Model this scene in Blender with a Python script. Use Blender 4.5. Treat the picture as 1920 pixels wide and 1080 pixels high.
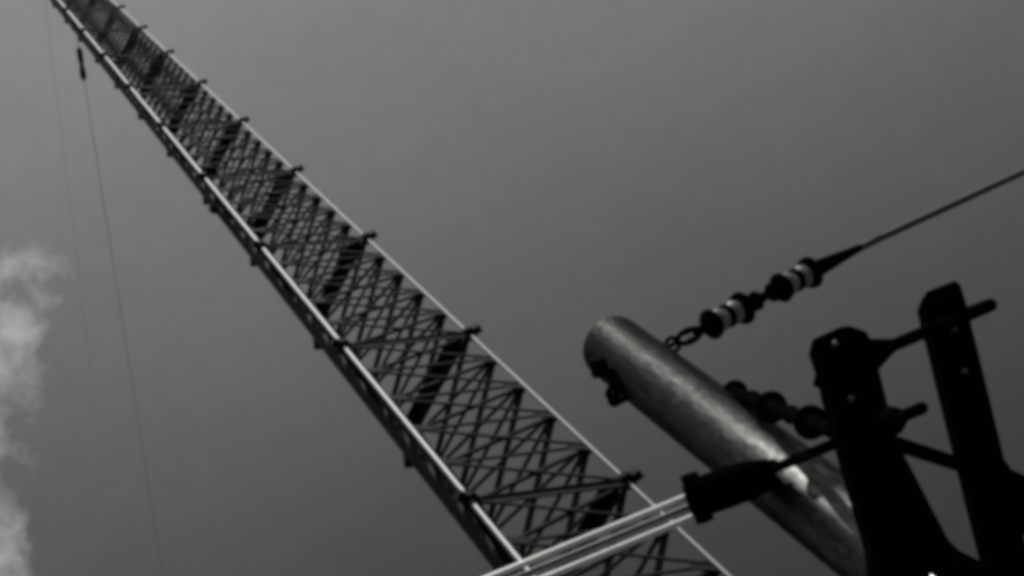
import bpy, bmesh, math, random
from mathutils import Vector, Matrix
random.seed(7)
PI = math.pi
scene = bpy.context.scene
for o in list(bpy.data.objects):
    bpy.data.objects.remove(o)
C = scene.collection

# ------------------------------------------------------------------ camera
F = 3426.9                                   # focal length in pixels of a 1920 px wide frame
VX, VY = -214.6, -394.8                      # where verticals meet in that frame
uc = Vector((VX - 960, VY - 540, F)).normalized()      # world up, in camera axes (right, down, forward)
ac = uc.cross(Vector((0, 0, 1))).normalized()
bc = uc.cross(ac)
AX = (-ac, -bc, uc)                          # world x, y, z in camera axes
CAM = Vector((0, 0, 1.6))
def cw(v):                                   # camera-axes vector to world vector
    return Vector([v.dot(a) for a in AX])
def at(x, y, z):                             # photo point at a depth in metres to world
    return CAM + cw(Vector(((x - 960) / F * z, (y - 540) / F * z, z)))
right, down, fwd = cw(Vector((1, 0, 0))), cw(Vector((0, 1, 0))), cw(Vector((0, 0, 1)))
cam = bpy.data.cameras.new('camera')
cam.sensor_width = 36; cam.lens = 36 * F / 1920
cam.clip_start = 0.1; cam.clip_end = 6000
co = bpy.data.objects.new('camera', cam); C.objects.link(co)
m = Matrix.Identity(4)
for i, v in enumerate((right, -down, -fwd)):
    for j in range(3): m[j][i] = v[j]
m.translation = CAM
co.matrix_world = m
scene.camera = co

# ------------------------------------------------------------------ sun and sky
pole_top_c = at(1148, 650, 8.36)
to_cam = Vector((-pole_top_c.x, -pole_top_c.y, 0)).normalized()
SUN_SIDE, SUN_ELEV = math.radians(36), math.radians(58)
side = cw(Vector((.6, -.78, 0))); side.z = 0; side -= to_cam * side.dot(to_cam); side.normalize()
sh = to_cam * math.cos(SUN_SIDE) + side * math.sin(SUN_SIDE)
sun_dir = Vector((sh.x * math.cos(SUN_ELEV), sh.y * math.cos(SUN_ELEV), math.sin(SUN_ELEV)))
sl = bpy.data.lights.new('sun', 'SUN'); sl.energy = 4.8; sl.angle = math.radians(0.5); sl.color = (1, .995, .985)
so = bpy.data.objects.new('sun', sl); C.objects.link(so)
so.rotation_euler = sun_dir.to_track_quat('Z', 'Y').to_euler()

w = bpy.data.worlds.new('World'); scene.world = w; w.use_nodes = True
nt = w.node_tree; N = nt.nodes; Lk = nt.links; N.clear()
def nd(t, **k):
    n = N.new(t)
    for a, b in k.items(): setattr(n, a, b)
    return n
def mth(op, a, b=None, c=None, clamp=False):
    n = nd('ShaderNodeMath', operation=op, use_clamp=clamp)
    for i, v in enumerate((a, b, c)):
        if v is None: continue
        if isinstance(v, (int, float)): n.inputs[i].default_value = v
        else: Lk.new(v, n.inputs[i])
    return n.outputs[0]
out = nd('ShaderNodeOutputWorld'); bg = nd('ShaderNodeBackground')
sky = nd('ShaderNodeTexSky', sky_type='NISHITA', sun_disc=False)
sky.sun_elevation = SUN_ELEV
sky.sun_rotation = math.atan2(sun_dir.x, sun_dir.y)
sky.dust_density = 1.5
bw = nd('ShaderNodeRGBToBW'); Lk.new(sky.outputs[0], bw.inputs[0])      # black and white film
tc = nd('ShaderNodeTexCoord')
def dot_dir(v):
    n = nd('ShaderNodeVectorMath', operation='DOT_PRODUCT')
    Lk.new(tc.outputs['Generated'], n.inputs[0]); n.inputs[1].default_value = v
    return n.outputs['Value']
gd = cw(Vector((-.43, -.90, .0))).normalized()
grad = nd('ShaderNodeMapRange', interpolation_type='SMOOTHSTEP')
Lk.new(dot_dir(gd), grad.inputs['Value'])
for k, v in (('From Min', -.30), ('From Max', .30), ('To Min', .37), ('To Max', 1.90)): grad.inputs[k].default_value = v
# wispy cloud bank on the left of the view, breaking up towards the clear sky
nz = nd('ShaderNodeTexNoise'); nz.inputs['Scale'].default_value = 34; nz.inputs['Detail'].default_value = 10
nz.inputs['Roughness'].default_value = .60; nz.inputs['Distortion'].default_value = .35
Lk.new(tc.outputs['Generated'], nz.inputs['Vector'])
def ramp(v, a, b, lo=0., hi=1.):
    n = nd('ShaderNodeMapRange', interpolation_type='SMOOTHSTEP'); Lk.new(v, n.inputs['Value'])
    for k, x in (('From Min', a), ('From Max', b), ('To Min', lo), ('To Max', hi)): n.inputs[k].default_value = x
    return n.outputs[0]
nL = nd('ShaderNodeTexNoise'); nL.inputs['Scale'].default_value = 11; nL.inputs['Detail'].default_value = 3
Lk.new(tc.outputs['Generated'], nL.inputs['Vector'])
edge = mth('MULTIPLY_ADD', nL.outputs['Fac'], .07, dot_dir(-right))          # uneven border
prox = mth('MULTIPLY', ramp(edge, .262, .312), ramp(dot_dir(down), -.045, .01))
cl = mth('MULTIPLY_ADD', nz.outputs['Fac'], 3.0, -1.78)
cl = mth('ADD', cl, mth('MULTIPLY', prox, .85), clamp=True)
cl = mth('MULTIPLY', cl, ramp(prox, .02, .5), clamp=True)
# faint uneven thin haze over the whole sky
n2 = nd('ShaderNodeTexNoise'); n2.inputs['Scale'].default_value = 7; n2.inputs['Detail'].default_value = 4
Lk.new(tc.outputs['Generated'], n2.inputs['Vector'])
thin = mth('MULTIPLY_ADD', n2.outputs['Fac'], .22, .89)
n3 = nd('ShaderNodeTexNoise'); n3.inputs['Scale'].default_value = 90; n3.inputs['Detail'].default_value = 8; n3.inputs['Roughness'].default_value = .8
Lk.new(tc.outputs['Generated'], n3.inputs['Vector'])
thin = mth('MULTIPLY', thin, mth('MULTIPLY_ADD', n3.outputs['Fac'], .22, .89))
base = mth('MULTIPLY', mth('MULTIPLY', bw.outputs[0], grad.outputs[0]), thin)
SKYK = 1.0
cloudlum = mth('MULTIPLY_ADD', nz.outputs['Fac'], 3.0, 2.2)
tot = mth('ADD', mth('MULTIPLY', base, SKYK), mth('MULTIPLY', cl, cloudlum))
cc = nd('ShaderNodeCombineColor')
Lk.new(mth('MULTIPLY', tot, .99), cc.inputs[0]); Lk.new(tot, cc.inputs[1]); Lk.new(mth('MULTIPLY', tot, .955), cc.inputs[2])
Lk.new(cc.outputs[0], bg.inputs['Color']); bg.inputs['Strength'].default_value = .066
Lk.new(bg.outputs[0], out.inputs[0])

vs = scene.view_settings
vs.view_transform = 'Standard'; vs.look = 'None'; vs.gamma = 1; vs.use_curve_mapping = False; vs.exposure = 0
try:
    scene.cycles.pixel_filter_type = 'BLACKMAN_HARRIS'
    scene.cycles.filter_width = 5.2          # soft old film stock
    scene.cycles.max_bounces = 6
except Exception: pass

# ------------------------------------------------------------------ materials
def mat(name, col, rough=.5, metal=0., var=.25, scale=6., bump=.0, rvar=.1, spec=.5, coat=0., stretch=None):
    mt = bpy.data.materials.new(name); mt.use_nodes = True
    t = mt.node_tree; b = t.nodes['Principled BSDF']
    tex = t.nodes.new('ShaderNodeTexCoord'); n = t.nodes.new('ShaderNodeTexNoise')
    n.inputs['Scale'].default_value = scale; n.inputs['Detail'].default_value = 6; n.inputs['Roughness'].default_value = .62
    if stretch:
        mp = t.nodes.new('ShaderNodeMapping'); mp.inputs['Scale'].default_value = stretch
        t.links.new(tex.outputs['Object'], mp.inputs[0]); t.links.new(mp.outputs[0], n.inputs['Vector'])
    else: t.links.new(tex.outputs['Object'], n.inputs['Vector'])
    r = t.nodes.new('ShaderNodeValToRGB')
    r.color_ramp.elements[0].position = .3; r.color_ramp.elements[1].position = .7
    lo, hi = max(col * (1 - var), 0), col * (1 + var)
    r.color_ramp.elements[0].color = (lo, lo, lo * .97, 1); r.color_ramp.elements[1].color = (hi, hi, hi * .97, 1)
    t.links.new(n.outputs['Fac'], r.inputs[0]); t.links.new(r.outputs[0], b.inputs['Base Color'])
    mr = t.nodes.new('ShaderNodeMapRange')
    mr.inputs['To Min'].default_value = max(rough - rvar, .05); mr.inputs['To Max'].default_value = rough + rvar
    mr.inputs['From Min'].default_value = .3; mr.inputs['From Max'].default_value = .7
    t.links.new(n.outputs['Fac'], mr.inputs['Value']); t.links.new(mr.outputs[0], b.inputs['Roughness'])
    b.inputs['Metallic'].default_value = metal; b.inputs['Specular IOR Level'].default_value = spec
    b.inputs['Coat Weight'].default_value = coat
    if metal == 1.: b.inputs['Specular Tint'].default_value = (.11, .11, .11, 1)
    if bump:
        bp = t.nodes.new('ShaderNodeBump'); bp.inputs['Strength'].default_value = bump; bp.inputs['Distance'].default_value = .01
        t.links.new(n.outputs['Fac'], bp.inputs['Height']); t.links.new(bp.outputs[0], b.inputs['Normal'])
    return mt
M = dict(
    chord_dull=mat('dull_mast_tube', .036, .55, .25, .35, 9., .03, .03),  # darker tone, used on the first corner's tubes only
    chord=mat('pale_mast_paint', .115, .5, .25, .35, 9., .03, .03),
    brace=mat('dark_mast_steel', .028, .65, 0., .5, 5., spec=.1),
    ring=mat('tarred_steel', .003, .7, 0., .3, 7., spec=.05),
    pole=mat('worn_tube_steel', .11, .31, 1., .28, 55., .07, .04, stretch=(1, 1, .35)),
    rail=mat('bright_pipe', .50, .38, .0, .08, 8., .03),
    web=mat('grey_strap', .33, .6, 0., .15, 8.),
    black=mat('tar_black', .0015, .8, 0., .3, 6., .2, spec=.0),
    iron=mat('black_iron', .002, .7, 0., .3, 14., .2, spec=.0),
    porc=mat('brown_glaze', .02, .30, 0., .2, 20., 0, .04, spec=1., coat=.25),
    glaze=mat('pale_glaze', .55, .2, 0., .1, 20., 0, .03, spec=.7),
    wire=mat('wire_rope', .006, .7, .0, .2, 60.),
    thinwire=mat('far_wire', .19, .6, .1, .1, 30.),
    palewire=mat('pale_far_wire', .26, .6, 0., .1, 30.),
    bolt=mat('worn_bolt', .05, .4, .6, .2, 20.),
    conc=mat('concrete', .32, .9, 0., .2, 5., .4),
)

# ------------------------------------------------------------------ mesh helpers
def basis(d, hint=None):
    d = d.normalized(); h = hint or (Vector((0, 0, 1)) if abs(d.z) < .9 else Vector((1, 0, 0)))
    x = (h - d * h.dot(d)).normalized()
    return x, d.cross(x), d
def tube(bm, pts, r, n=12, cap=True):
    """round bar through pts; r is one radius or one per point"""
    pts = [Vector(p) for p in pts]
    rs = r if isinstance(r, (list, tuple)) else [r] * len(pts)
    rings = []; h = None
    for i, p in enumerate(pts):
        d = (pts[min(i + 1, len(pts) - 1)] - pts[max(i - 1, 0)])
        x, y, d = basis(d, h); h = x
        rings.append([bm.verts.new(p + (x * math.cos(2 * PI * k / n) + y * math.sin(2 * PI * k / n)) * rs[i]) for k in range(n)])
    for a, b in zip(rings, rings[1:]):
        for k in range(n): f = bm.faces.new((a[k], a[(k + 1) % n], b[(k + 1) % n], b[k])); f.smooth = True
    if cap:
        bm.faces.new([bm.verts.new(v.co) for v in reversed(rings[0])]); bm.faces.new([bm.verts.new(v.co) for v in rings[-1]])
def bar(bm, p0, p1, wdt, thk, hint, w1=None):
    """rectangular bar p0-p1; wdt across hint direction, thk the other way"""
    p0, p1 = Vector(p0), Vector(p1); x, y, d = basis(p1 - p0, hint); w1 = wdt if w1 is None else w1
    v = []
    for p, ww in ((p0, wdt), (p1, w1)):
        for sx, sy in ((-1, -1), (1, -1), (1, 1), (-1, 1)):
            v.append(bm.verts.new(p + x * sx * ww / 2 + y * sy * thk / 2))
    for q in ((3, 2, 1, 0), (4, 5, 6, 7), (0, 1, 5, 4), (1, 2, 6, 5), (2, 3, 7, 6), (3, 0, 4, 7)):
        bm.faces.new([v[i] for i in q])
def prism(bm, poly, depth_vec):
    a = [bm.verts.new(p - depth_vec / 2) for p in poly]; b = [bm.verts.new(p + depth_vec / 2) for p in poly]
    n = len(poly); bm.faces.new(a); bm.faces.new(list(reversed(b)))
    for i in range(n): bm.faces.new((a[i], b[i], b[(i + 1) % n], a[(i + 1) % n]))
def torus(bm, c, nrm, R, r, squash=1., hint=None, n=20, k=8):
    x, y, d = basis(nrm, hint); rings = []
    for i in range(n):
        t = 2 * PI * i / n; rad = x * math.cos(t) + y * math.sin(t) * squash; p = c + rad * R; rn = rad.normalized()
        rings.append([bm.verts.new(p + (rn * math.cos(2 * PI * j / k) + d * math.sin(2 * PI * j / k)) * r) for j in range(k)])
    for i in range(n):
        a, b = rings[i], rings[(i + 1) % n]
        for j in range(k): f = bm.faces.new((a[j], a[(j + 1) % k], b[(j + 1) % k], b[j])); f.smooth = True
def ball(bm, c, r, n=10):
    bmesh.ops.create_uvsphere(bm, u_segments=n, v_segments=max(6, n // 2 + 2), radius=r, matrix=Matrix.Translation(c))
    for f in bm.faces: f.smooth = f.smooth or False
def mesh(name, bm, m_, bev=0.):
    if bev: bmesh.ops.bevel(bm, geom=[e for e in bm.edges if len(e.link_faces) == 2 and e.calc_face_angle(0) > .6], offset=bev, segments=2, affect='EDGES', clamp_overlap=True)
    bmesh.ops.recalc_face_normals(bm, faces=bm.faces)
    me = bpy.data.meshes.new(name); bm.to_mesh(me); bm.free(); me.materials.append(m_)
    return me
def part(name, bm, m_, parent=None, bev=0., label=None, kind=None):
    """bm is in world coordinates; the object is placed at the middle of its shape"""
    vs_ = [v.co for v in bm.verts]; c = sum(vs_, Vector()) / len(vs_)
    bmesh.ops.translate(bm, vec=-c, verts=bm.verts)
    o = bpy.data.objects.new(name, mesh(name, bm, m_, bev)); C.objects.link(o)
    o.matrix_world = Matrix.Translation(c)
    if parent: adopt(o, parent, Matrix.Translation(c))
    if label: o['label'] = label
    if kind: o['kind'] = kind
    return o
WM = {}
def adopt(o, parent, mw):
    o.parent = parent; o.matrix_parent_inverse = Matrix.Identity(4)
    WM[o.name] = mw
    o.matrix_basis = WM[parent.name].inverted() @ mw
def thing(name, loc, label, cat, group=None):
    o = bpy.data.objects.new(name, None); C.objects.link(o); o.location = loc; o.empty_display_size = .2
    WM[o.name] = Matrix.Translation(loc); o['label'] = label; o['category'] = cat
    if group: o['group'] = group
    return o
def root_world(o): WM[o.name] = Matrix.Translation(o.location)
def inst(name, me, parent, mw):
    o = bpy.data.objects.new(name, me); C.objects.link(o); adopt(o, parent, mw); return o
def sub(name, bm, m_, parent, **k):
    return part(name, bm, m_, parent, **k)
B = bmesh.new

# ------------------------------------------------------------------ ground
bm = B()
g = bmesh.ops.create_circle(bm, cap_ends=True, radius=3000, segments=96)
gm = mat('dry_grass_ground', .09, .95, 0., .35, .6, .5)
go = bpy.data.objects.new('ground', mesh('ground', bm, gm)); C.objects.link(go); go['kind'] = 'structure'

# ------------------------------------------------------------------ the lattice mast
S = 1.2                                            # side of the triangle, metres
MX, MY, ROT, H0, DH = 1.0338, -5.4921, 3.4676, 9.7533, 3.3033
ctr = -Vector((MX, MY, 0)) * S                     # world x = -a, world y = -b
def corner(c, k, out_=0.):
    an = ROT - c * 2 * PI / 3; s = S / math.sqrt(3) + out_
    return Vector((ctr.x - s * math.cos(an), ctr.y - s * math.sin(an), CAM.z + S * (H0 + DH * k)))
BAY = S * DH
mast = thing('lattice_mast', (ctr.x, ctr.y, 0), 'tall slender three-sided steel lattice mast with pale corner tubes and dark cross bracing', 'radio mast')
K0, K1, V0, V1 = -3, 14, -1, 9                     # bays built; bays V0..V1-1 are in view
NP = 5
# corner tubes, one per bay
bm = B(); tube(bm, [(0, 0, 0.012), (0, 0, BAY - .012)], .020, 14); chord_me = mesh('chord_tube', bm, M['chord'])
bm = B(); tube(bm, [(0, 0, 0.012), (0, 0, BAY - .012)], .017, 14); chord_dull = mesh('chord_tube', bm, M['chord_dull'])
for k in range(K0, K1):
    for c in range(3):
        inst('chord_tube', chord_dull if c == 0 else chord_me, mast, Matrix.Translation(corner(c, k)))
# diagonals: one bar mesh shared by all
LB = math.hypot(S, BAY / NP)
def brace_mesh(L, wd, mt='brace'):
    bm = B(); bar(bm, (0, 0, .04), (0, 0, L - .04), wd, .006, Vector((1, 0, 0))); bar(bm, (wd / 2, wd * .45, .04), (wd / 2, wd * .45, L - .04), .006, wd * .9, Vector((1, 0, 0)))
    return mesh('diagonal_brace', bm, M[mt])
NUP = lambda k: 5 if k < 5 else 6 if k < 7 else 7                                             # the upper bays are braced more closely
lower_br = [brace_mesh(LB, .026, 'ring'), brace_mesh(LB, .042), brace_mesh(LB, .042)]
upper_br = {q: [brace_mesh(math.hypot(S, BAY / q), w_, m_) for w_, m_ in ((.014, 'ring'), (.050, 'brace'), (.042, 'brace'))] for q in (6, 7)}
def place(p0, p1, nrm):
    d = (p1 - p0).normalized(); x = nrm - d * nrm.dot(d); x.normalize(); y = d.cross(x)
    mm = Matrix.Identity(4)
    for i, v in enumerate((y, x, d)):
        for j in range(3): mm[j][i] = v[j]
    # keep right-handed
    mm2 = Matrix.Identity(4)
    for i, v in enumerate((y, -x, d)):
        for j in range(3): mm2[j][i] = v[j]
    mm2.translation = p0
    return mm2
rest = B()
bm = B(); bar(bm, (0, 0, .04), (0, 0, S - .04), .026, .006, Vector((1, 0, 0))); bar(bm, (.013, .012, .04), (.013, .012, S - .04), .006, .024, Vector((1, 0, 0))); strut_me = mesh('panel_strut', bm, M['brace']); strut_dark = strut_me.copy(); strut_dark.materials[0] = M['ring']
for k in range(K0, K1):
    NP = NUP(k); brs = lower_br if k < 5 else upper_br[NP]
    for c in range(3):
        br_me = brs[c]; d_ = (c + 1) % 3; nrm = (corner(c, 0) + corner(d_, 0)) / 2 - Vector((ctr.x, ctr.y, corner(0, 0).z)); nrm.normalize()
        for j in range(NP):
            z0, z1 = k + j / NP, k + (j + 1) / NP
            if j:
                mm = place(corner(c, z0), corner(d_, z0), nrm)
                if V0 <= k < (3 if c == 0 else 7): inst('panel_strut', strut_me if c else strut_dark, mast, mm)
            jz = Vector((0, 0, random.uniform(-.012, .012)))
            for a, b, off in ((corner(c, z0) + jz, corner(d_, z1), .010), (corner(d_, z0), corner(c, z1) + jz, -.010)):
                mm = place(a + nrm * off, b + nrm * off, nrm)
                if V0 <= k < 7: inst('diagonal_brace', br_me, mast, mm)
                else:
                    t_ = B(); t_.from_mesh(br_me); bmesh.ops.transform(t_, matrix=mm, verts=t_.verts)
                    tm = bpy.data.meshes.new('tmp'); t_.to_mesh(tm); t_.free(); rest.from_mesh(tm); bpy.data.meshes.remove(tm)
part('far_bracing', rest, M['brace'], mast, kind='stuff')
# gusset plates where the diagonals meet the tubes
bm = B()
prism(bm, [Vector((.02, 0, -.10)), Vector((.02, 0, .10)), Vector((.18, 0, .035)), Vector((.18, 0, -.035))], Vector((0, .008, 0)))
gu_me = mesh('gusset_plate', bm, M['ring'])
for k in range(V0, V1):
    NP = NUP(k)
    for j in range(1, NP):
        for c in range(3):
            for d_ in ((c + 1) % 3, (c + 2) % 3):
                p = corner(c, k + j / NP); x = (corner(d_, 0) - corner(c, 0)).normalized(); z = Vector((0, 0, 1)); y = z.cross(x)
                mm = Matrix.Identity(4)
                for i, v in enumerate((x, y, z)):
                    for q in range(3): mm[q][i] = v[q]
                mm.translation = p
                inst('gusset_plate', gu_me, mast, mm)
# heavy horizontal frames at every section joint, with bolted flanges
rg = []
for wd, hg in ((.050, .09), (.085, .12), (.18, .16)):
    bm = B(); bar(bm, (0, 0, .05), (0, 0, S - .05), wd, .012, Vector((1, 0, 0))); bar(bm, (0, hg / 2 + .005, .05), (0, hg / 2 + .005, S - .05), .012, hg, Vector((1, 0, 0)))
    rg.append(mesh('ring_bar', bm, M['ring']))
bm = B(); tube(bm, [(0, 0, -.028), (0, 0, .028)], .068, 16)
for q in range(6):
    t = q * PI / 3; tube(bm, [(.054 * math.cos(t), .054 * math.sin(t), -.045), (.054 * math.cos(t), .054 * math.sin(t), .045)], .009, 6)
fl_me = mesh('joint_flange', bm, M['ring'])
bm = B(); bar(bm, (0.05, 0, 0), (.12, 0, 0), .085, .075, Vector((0, 0, 1))); lug_me = mesh('guy_lug', bm, M['ring'])
bm = B(); bar(bm, (0.05, 0, 0), (.21, 0, 0), .13, .10, Vector((0, 0, 1)), .07); lug_big = mesh('guy_lug', bm, M['ring'])
for k in range(K0, K1 + 1):
    for c in range(3):
        a, b = corner(c, k), corner((c + 1) % 3, k)
        ins = Vector((ctr.x, ctr.y, a.z)) - (a + b) / 2; ins = ins.normalized() * (.08 if c == 2 else 0)
        inst('ring_bar', rg[c], mast, place(a + ins, b + ins, Vector((0, 0, 1))))
        inst('joint_flange', fl_me, mast, Matrix.Translation(a))
        an = math.atan2(a.y - ctr.y, a.x - ctr.x)
        inst('guy_lug', lug_big if c == 2 else lug_me, mast, Matrix.Translation(a) @ Matrix.Rotation(an, 4, 'Z'))
# added black pipes filling the dark strip beside the third corner tube, bottom to top
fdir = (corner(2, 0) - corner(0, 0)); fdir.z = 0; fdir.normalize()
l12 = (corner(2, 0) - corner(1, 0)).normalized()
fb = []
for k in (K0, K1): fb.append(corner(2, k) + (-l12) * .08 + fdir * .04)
bm = B(); tube(bm, fb, .062, 12); part('dark_fill_pipe', bm, M['ring'], mast)
bm = B(); tube(bm, [p - l12 * .26 for p in fb], .055, 12); part('dark_fill_pipe', bm, M['ring'], mast)
bm = B(); tube(bm, [p - l12 * .52 for p in fb], .040, 12); part('dark_fill_pipe', bm, M['ring'], mast)
# small black fitting held off the mast on a short arm
cz = (corner(2, 3) - CAM).dot(fwd); pf = at(400, 392, cz)
bm = B(); tube(bm, [corner(2, 3) - l12 * .06, pf], .012, 8); part('fitting_arm', bm, M['ring'], mast)
bm = B(); tube(bm, [pf - Vector((0, 0, .09)), pf - Vector((0, 0, .07)), pf + Vector((0, 0, .05)), pf + Vector((0, 0, .08))], [.03, .055, .06, .03], 14); part('fitting', bm, M['ring'], mast)
# tapered foot on its base insulator
bm = B()
apex = Vector((ctr.x, ctr.y, .62))
for c in range(3): tube(bm, [corner(c, K0) - Vector((0, 0, .03)), apex], .036, 10)
part('tapered_foot', bm, M['chord'], mast)
bm = B(); tube(bm, [apex + Vector((0, 0, .03)), apex - Vector((0, 0, .05)), apex - Vector((0, 0, .08)), apex - Vector((0, 0, .2)), apex - Vector((0, 0, .24)), apex - Vector((0, 0, .36))], [.09, .09, .14, .11, .15, .15], 20)
part('base_insulator', bm, M['glaze'], mast)
bm = B(); tube(bm, [(ctr.x, ctr.y, -.1), (ctr.x, ctr.y, .259)], .6, 8); part('concrete_footing', bm, M['conc'], mast)

# ------------------------------------------------------------------ thin guys of the mast on the left
def far_guy(name, p_att, p_via, label, mt='thinwire'):
    d = (p_via - p_att).normalized(); t = -(p_att.z) / d.z; end = p_att + d * t
    g = thing(name, end, label, 'guy wire', 'thin guys stretching down from the mast')
    bm = B(); n = 24; sag = 1.0
    pts = []
    for i in range(n + 1):
        s = i / n; p = p_att.lerp(end, s); p.z -= sag * 4 * s * (1 - s) * .35; pts.append(p)
    tube(bm, pts, .010 if 'black' in label else .006, 6); part('wire', bm, M[mt], g)
    return g, d
def row(p):
    v = p - CAM; return v.dot(down) / v.dot(fwd) * F + 540
kA = 5.
while row(corner(2, kA)) > 60: kA += .02
PA = corner(2, kA) - l12 * .15; zA = (PA - CAM).dot(fwd)
bm = B(); tube(bm, [PA - Vector((0, 0, .16)), PA - Vector((0, 0, .08)), PA + Vector((0, 0, .08)), PA + Vector((0, 0, .16))], [.05, .12, .12, .05], 12); part('guy_collar', bm, M['ring'], mast)
best = None
for zz in [x * .5 for x in range(20, 110)]:
    Q = at(303, 1080, zz); d = (Q - PA).normalized(); e = math.degrees(math.asin(-d.z)) if d.z < 0 else 0
    s_ = abs(e - 52)
    if best is None or s_ < best[0]: best = (s_, Q, zz)
gA, dA = far_guy('guy_wire', PA, best[1], 'thin grey guy with a long black insulator at its upper end beside the mast')
bm = B()
def on_line(px_y):                      # point of the guy that shows at photo row px_y
    lo, hi = 0., 60.
    for _ in range(50):
        md = (lo + hi) / 2; v = PA + dA * md - CAM; yy = v.dot(down) / v.dot(fwd) * F + 540
        if yy < px_y: lo = md
        else: hi = md
    return PA + dA * lo
q0, q1 = on_line(90), on_line(152); L_ = q1 - q0
tube(bm, [q0, q0 + L_ * .08, q0 + L_ * .35, q0 + L_ * .5, q0 + L_ * .65, q0 + L_ * .85, q1], [.03, .075, .07, .05, .07, .085, .02], 12)
part('strain_insulator', bm, M['iron'], gA)
best = None
PB = corner(2, 12)
for zz in [x * .5 for x in range(20, 110)]:
    Q = at(216, 1080, zz); d = (Q - PB).normalized(); e = math.degrees(math.asin(-d.z)) if d.z < 0 else 0
    if best is None or abs(e - 55) < best[0]: best = (abs(e - 55), Q, zz)
# runs from the mast's upper part, outside the picture
far_guy('guy_wire', PB, best[1], 'very faint guy without insulator nearest the clouds at the left', 'palewire')

# ------------------------------------------------------------------ big tubular pole
PR = .150
pt = at(1148, 650, 8.36)
pole = thing('steel_pole', (pt.x, pt.y, 0), 'thick worn round steel pole with a bright streak rising behind the black posts', 'pole')
bm = B()
tube(bm, [(pt.x, pt.y, -.05), (pt.x, pt.y, 2.0), (pt.x, pt.y, 4.5), (pt.x, pt.y, pt.z - .02), (pt.x, pt.y, pt.z)], [PR + .004, PR + .002, PR, PR, PR - .015], 64)
part('shaft', bm, M['pole'], pole)
bm = B(); tube(bm, [(pt.x, pt.y, -.1), (pt.x, pt.y, .18)], .42, 20); part('footing', bm, M['conc'], pole)
def pole_pt(px, py, out=0.):
    """point on the pole surface under photo point px,py"""
    o = CAM; d = (at(px, py, 1) - CAM).normalized()
    a = d.x ** 2 + d.y ** 2; b = 2 * (d.x * (o.x - pt.x) + d.y * (o.y - pt.y)); c = (o.x - pt.x) ** 2 + (o.y - pt.y) ** 2 - PR ** 2
    D = b * b - 4 * a * c; t = (-b - math.sqrt(max(D, 0))) / (2 * a); p = o + d * t
    n = Vector((p.x - pt.x, p.y - pt.y, 0)).normalized()
    return p + n * out, n
# bolt, strap and shackle near the top
p, n = pole_pt(1132, 690)
bm = B(); tube(bm, [p - n * .01, p + n * .05], .044, 6); part('bolt_head', bm, M['black'], pole, bev=.004)
p2, n2_ = pole_pt(1158, 700)
bm = B(); bar(bm, p2 + n2_ * .02 + Vector((0, 0, .04)), at(1160, 738, (p2 - CAM).dot(fwd) - .05), .045, .03, n2_); part('strap', bm, M['iron'], pole, bev=.004)
zsh = (p2 - CAM).dot(fwd) - .06
bm = B(); torus(bm, at(1158, 738, zsh), fwd, .034, .014, 1.2, down); part('shackle', bm, M['iron'], pole)
bm = B(); ball(bm, at(1152, 750, zsh), .032); part('shackle_pin', bm, M['black'], pole)

# ------------------------------------------------------------------ wire with insulators, upper right
def lathe(bm, p0, d, prof, n=24):
    pts = [p0 + d * t for t, r in prof]; tube(bm, pts, [r for t, r in prof], n)
A0 = at(1250, 652, 7.98)
A1 = at(1540, 500, 8.62)
A2 = at(1642, 450, 8.86)
A3 = at(1920, 322, 9.52)
dA3 = (A3 - A2).normalized()
A4 = A3 + dA3 * 14
g1 = thing('insulated_guy', A0, 'black stay wire with a chain of shiny insulators running up from the round pole top', 'stay wire')
bm = B(); tube(bm, [A1, A2, A3, A4], [.020, .018, .0175, .0175], 12)
part('wire', bm, M['wire'], g1)
bm = B(); dd = (A1 - A0).normalized(); LL = (A1 - A0).length
tube(bm, [A1 - dd * .04, A1 + (A2 - A1) * .0, A1.lerp(A2, .55), A2], [.034, .040, .022, .012], 14); part('wire_socket', bm, M['iron'], g1)
bm = B(); tube(bm, [A2 - dA3 * .02, A2 + dA3 * .03], .018, 10); part('wire_clip', bm, M['iron'], g1)
px = LL / 327.
bm = B(); torus(bm, A0 + dd * 12 * px, fwd, .030, .010, 1., dd); part('hook_eye', bm, M['iron'], g1)
bm = B(); torus(bm, A0 + dd * 44 * px, fwd, .058, .017, .40, dd); part('chain_link', bm, M['iron'], g1)
bm = B(); tube(bm, [A0 - dd * .03, A0 + dd * 14 * px], .011, 8); part('eye_bolt', bm, M['iron'], g1)
def turned(name, prof, mt, parent):
    bm = B(); lathe(bm, A0, dd, [(t * px, r * px * .95) for t, r in prof], 26); return part(name, bm, M[mt], parent)
turned('link_rod', [(56, 6), (70, 7), (79, 8)], 'iron', g1)
turned('link_rod', [(161, 9), (171, 8), (176, 14), (184, 15), (190, 8), (204, 7), (212, 9), (217, 15), (222, 14), (226, 8)], 'iron', g1)
for t0 in (79, 227):
    core = turned('insulator', [(t0 + 10, 8), (t0 + 16, 15), (t0 + 27, 18), (t0 + 38, 13), (t0 + 48, 13), (t0 + 57, 18), (t0 + 66, 15), (t0 + 74, 8)], 'porc', g1)
    turned('end_disc', [(t0 - 1, 7), (t0 + 6, 19), (t0 + 10, 23), (t0 + 13, 22), (t0 + 19, 9)], 'iron', core)
    turned('middle_disc', [(t0 + 36, 9), (t0 + 42, 18), (t0 + 45, 18), (t0 + 50, 9)], 'iron', core)
    turned('end_disc', [(t0 + 64, 9), (t0 + 71, 24), (t0 + 75, 25), (t0 + 79, 20), (t0 + 85, 8)], 'iron', core)

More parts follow.
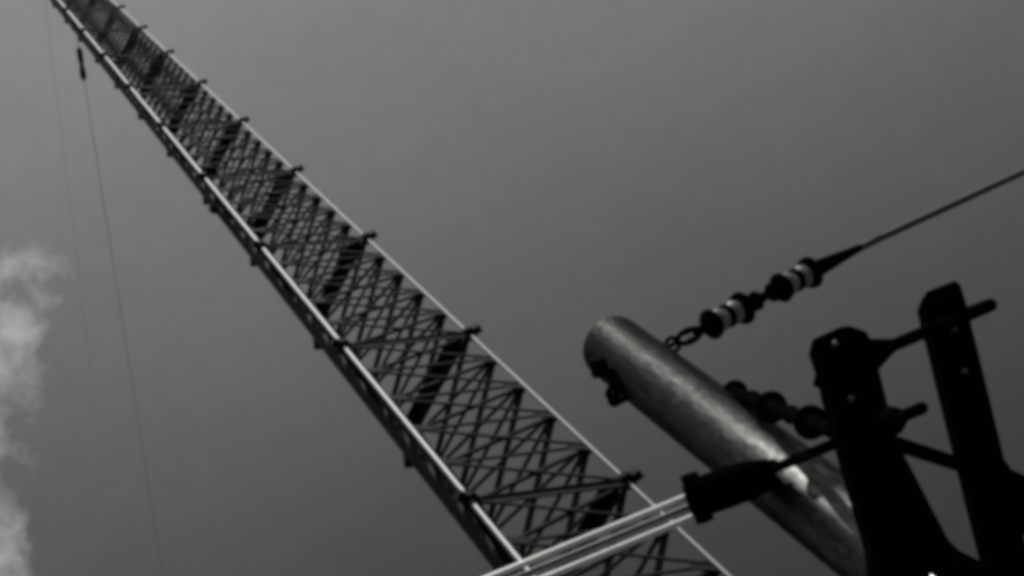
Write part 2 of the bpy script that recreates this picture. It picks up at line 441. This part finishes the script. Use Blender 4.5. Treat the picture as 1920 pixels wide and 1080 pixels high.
# ------------------------------------------------------------------ braced black posts
class Plane:
    def __init__(s, px_, py_, z, slope):
        s.o = at(px_, py_, z); s.e2 = cw(Vector((.21, .977, slope))).normalized()
        s.e1 = (right - s.e2 * right.dot(s.e2)).normalized(); s.n = s.e1.cross(s.e2)
    def p(s, x, y, lift=0.):
        d = at(x, y, 1) - CAM; t = (s.o - CAM).dot(s.n) / d.dot(s.n); return CAM + d * t + s.n * lift
P1 = Plane(1580, 700, 5.55, -.6); P2 = Plane(1770, 620, 6.2, -.6)
def to_ground(pl, x, y):
    p = pl.p(x, y); q = pl.p(x + 2.1, y + 9.77); d = (pl.e2)
    return p + d * (-(p.z + .05) / d.z)
f0 = to_ground(P1, 1690, 1080)
frame = thing('braced_posts', f0, 'pair of thick black leaning posts joined by through rods and knee braces', 'post frame')
def slab(name, pl, pts, thick, lift=0., extra=None, bev=.002, label=None, mt='black'):
    bm = B(); poly = [pl.p(x, y, lift) for x, y in pts]
    if extra: poly = poly + extra
    prism(bm, poly, pl.n * thick); return part(name, bm, M[mt], frame, bev=bev, label=label)
gl, gr = to_ground(P1, 1634, 1080), to_ground(P1, 1734, 1080)
slab('post', P1, [(1519, 650), (1572, 626), (1590, 624), (1620, 635), (1632, 655), (1640, 690), (1652, 740), (1672, 820), (1700, 930), (1730, 1060)], .09,
     extra=[gr, gl] + [P1.p(x, y) for x, y in ((1632, 1080), (1625, 1024), (1606, 959), (1577, 860), (1544, 740), (1536, 700))])
gl2, gr2 = to_ground(P2, 1847, 1064), to_ground(P2, 1925, 1064)
slab('post', P2, [(1723, 573), (1737, 556), (1786, 537), (1797, 545), (1806, 575), (1822, 640), (1840, 712), (1860, 795), (1874, 853), (1907, 985), (1924, 1056)], .08,
     extra=[gr2, gl2] + [P2.p(x, y) for x, y in ((1846, 1062), (1812, 930), (1795, 860), (1762, 730), (1740, 640), (1730, 605))])
# knee braces
slab('knee_brace', P1, [(1654, 790), (1690, 857), (1712, 898), (1741, 955), (1775, 1020), (1796, 1040), (1820, 1052), (1848, 1066), (1880, 1120), (1900, 1220), (1860, 1200), (1768, 1088), (1728, 1050), (1690, 985), (1640, 880)], .06, lift=.0)
slab('knee_brace', P2, [(1862, 820), (1874, 853), (1881, 869), (1894, 887), (1928, 902), (2040, 975), (2090, 1010), (2110, 1090), (2080, 1120), (1907, 984), (1880, 930)], .055)
# rods and strut
def rod(p, q, r, name='through_rod', n=14, taper=None):
    bm = B(); d = (q - p).normalized()
    rr = taper or [r * .8, r, r, r * .75]
    tube(bm, [p, p + d * .01, q - d * .012, q], rr, n); return part(name, bm, M['iron'], frame)
r1a, r1b = P1.p(1598, 679), at(1862, 570, 6.43)
rod(r1a, r1b, .021)
tb = B(); c_ = at(1823, 586, 6.3); dR = (r1b - r1a).normalized(); tube(tb, [at(1806, 592, 6.27), at(1812, 590, 6.285), r1b - dR * .02, r1b + dR * .0], [.026, .026, .024, .016], 14); part('rod_end', tb, M['iron'], frame)
tb = B(); c_ = at(1640, 662, 5.66); tube(tb, [at(1626, 668, 5.64), at(1650, 657, 5.72), at(1672, 648, 5.79)], [.055, .038, .022], 14); part('rod_collar', tb, M['iron'], frame)
r2a, r2b = at(1452, 878, 6.5), at(1732, 764, 5.1)
rod(r2a, r2b, .0185)
tb = B(); tube(tb, [at(1672, 789, 5.36), at(1686, 783, 5.31)], [.045, .028], 14); part('rod_collar', tb, M['iron'], frame)
bm = B(); bar(bm, P1.p(1650, 822), P2.p(1820, 878), .038, .05, down); part('strut', bm, M['black'], frame, bev=.004)
# small stub on the left face and bolts with bright heads
bm = B(); bar(bm, P1.p(1556, 716), P1.p(1527, 709), .055, .05, P1.e2, .03); part('side_stub', bm, M['black'], frame, bev=.004)
for pl, x, y in ((P1, 1562, 661), (P1, 1591, 763), (P2, 1784, 631), (P2, 1804, 710)):
    th = .045 if pl is P1 else .040
    nn = pl.n if pl.n.dot(fwd) < 0 else -pl.n
    p = pl.p(x, y) + nn * (th)
    bm = B(); tube(bm, [p - nn * .01, p + nn * .012, p + nn * .018], [.011, .011, .006], 8); part('bolt', bm, M['bolt'], frame)
bm = B()
nn = P2.n if P2.n.dot(fwd) < 0 else -P2.n
bar(bm, P2.p(1730, 570) + nn * .048, P2.p(1798, 582) + nn * .048, .04, .02, P2.e2); part('cap_strap', bm, M['iron'], frame, bev=.003)

# second insulator chain, pole to post
s0, s1 = at(1368, 733, 7.45), at(1572, 812, 5.5)
ds = (s1 - s0).normalized(); Ls = (s1 - s0).length
g2 = thing('insulator_chain', s0, 'short black insulator chain strung between the round pole and the broad black post', 'insulator')
bm = B(); tube(bm, [s0, s1], .026, 10); part('link_rod', bm, M['iron'], g2)
for f, R_, hl in ((.07, .054, .034), (.27, .038, .035), (.46, .060, .034), (.64, .034, .03), (.80, .058, .034)):
    c_ = s0 + ds * Ls * f; bm = B()
    lathe(bm, c_ - ds * hl * 1.6, ds, [(0, .024), (hl * .6, .032), (hl * 1.3, R_ * .9), (hl * 1.5, R_), (hl * 1.7, R_ * .85), (hl * 2.1, .030), (hl * 3.2, .020)], 20)
    part('insulator', bm, M['iron'], g2)

# ------------------------------------------------------------------ twin pipe rail and its black sleeve
ZR = 6.62
e0 = at(1300, 948, ZR); dr = cw(Vector((-.926, .365, -.10))).normalized()
wv = (down - dr * down.dot(dr)).normalized()
gap = .040 * ZR / 6.55
bk = dr.cross(wv); bk = bk if bk.dot(fwd) > 0 else -bk
tw = wv * math.cos(.25) + bk * math.sin(.25)
wv = (tw).normalized(); gap /= math.cos(.25)
rail = thing('twin_pipe_rail', e0, 'bright pair of parallel pipes crossing in front of the lattice mast', 'pipe rail')
for s_ in (-1, 1):
    bm = B(); tube(bm, [e0 + wv * gap * s_ - dr * .05, e0 + wv * gap * s_ * 1.05 + dr * 7.], .0125, 14); part('pipe', bm, M['rail'], rail)
bk = dr.cross(wv); bk = bk if bk.dot(fwd) > 0 else -bk
bm = B(); bar(bm, e0 - dr * .05 - bk * .005, e0 + dr * 7. - bk * .005, .030, .004, wv); part('web_strip', bm, M['web'], rail)
bm = B(); bar(bm, e0 + dr * .01 - bk * .010 - wv * .008, e0 + dr * 7. - bk * .010 - wv * .008, .008, .006, wv); part('seam_rib', bm, M['iron'], rail)
# support outside the picture
pe = e0 + dr * 7.
bm = B(); tube(bm, [(pe.x, pe.y, -.05), (pe.x, pe.y, pe.z + .3)], .07, 16); part('end_support', bm, M['iron'], rail)

sl_ = thing('black_sleeve', at(1370, 915, 6.6), 'stubby black flanged sleeve in front of the pole gripping the twin pipes', 'sleeve')
q0, q1 = at(1291, 939, 6.58), at(1452, 884, 6.52); dq = (q1 - q0).normalized(); Lq = (q1 - q0).length
bm = B()
tube(bm, [q0, q0 + dq * .03, q0 + dq * .06, q0 + dq * Lq * .45, q0 + dq * Lq * .72, q0 + dq * Lq * .97, q1], [.064, .072, .073, .073, .070, .052, .03], 28)
part('sleeve_body', bm, M['black'], sl_)
bm = B()
cq = q0 + dq * .03; xq = (down - dq * down.dot(dq)).normalized(); yq = dq.cross(xq)
poly = []
for t in range(24):
    a = 2 * PI * t / 24; r_ = .068 + .028 * abs(math.cos(a)) ** 6
    poly.append(cq + xq * r_ * math.cos(a) + yq * r_ * math.sin(a))
prism(bm, poly, dq * .045); part('clamp_flange', bm, M['black'], sl_, bev=.006)
bm = B(); torus(bm, at(1449, 874, 6.5), fwd, .018, .009, 1.); part('eye_bolt', bm, M['iron'], sl_)
for s_ in (-1, 1):
    bm = B(); p = cq + xq * s_ * .080; tube(bm, [p - dq * .03, p + dq * .035], .012, 6); part('clamp_bolt', bm, M['iron'], sl_)

bpy.context.view_layer.update()
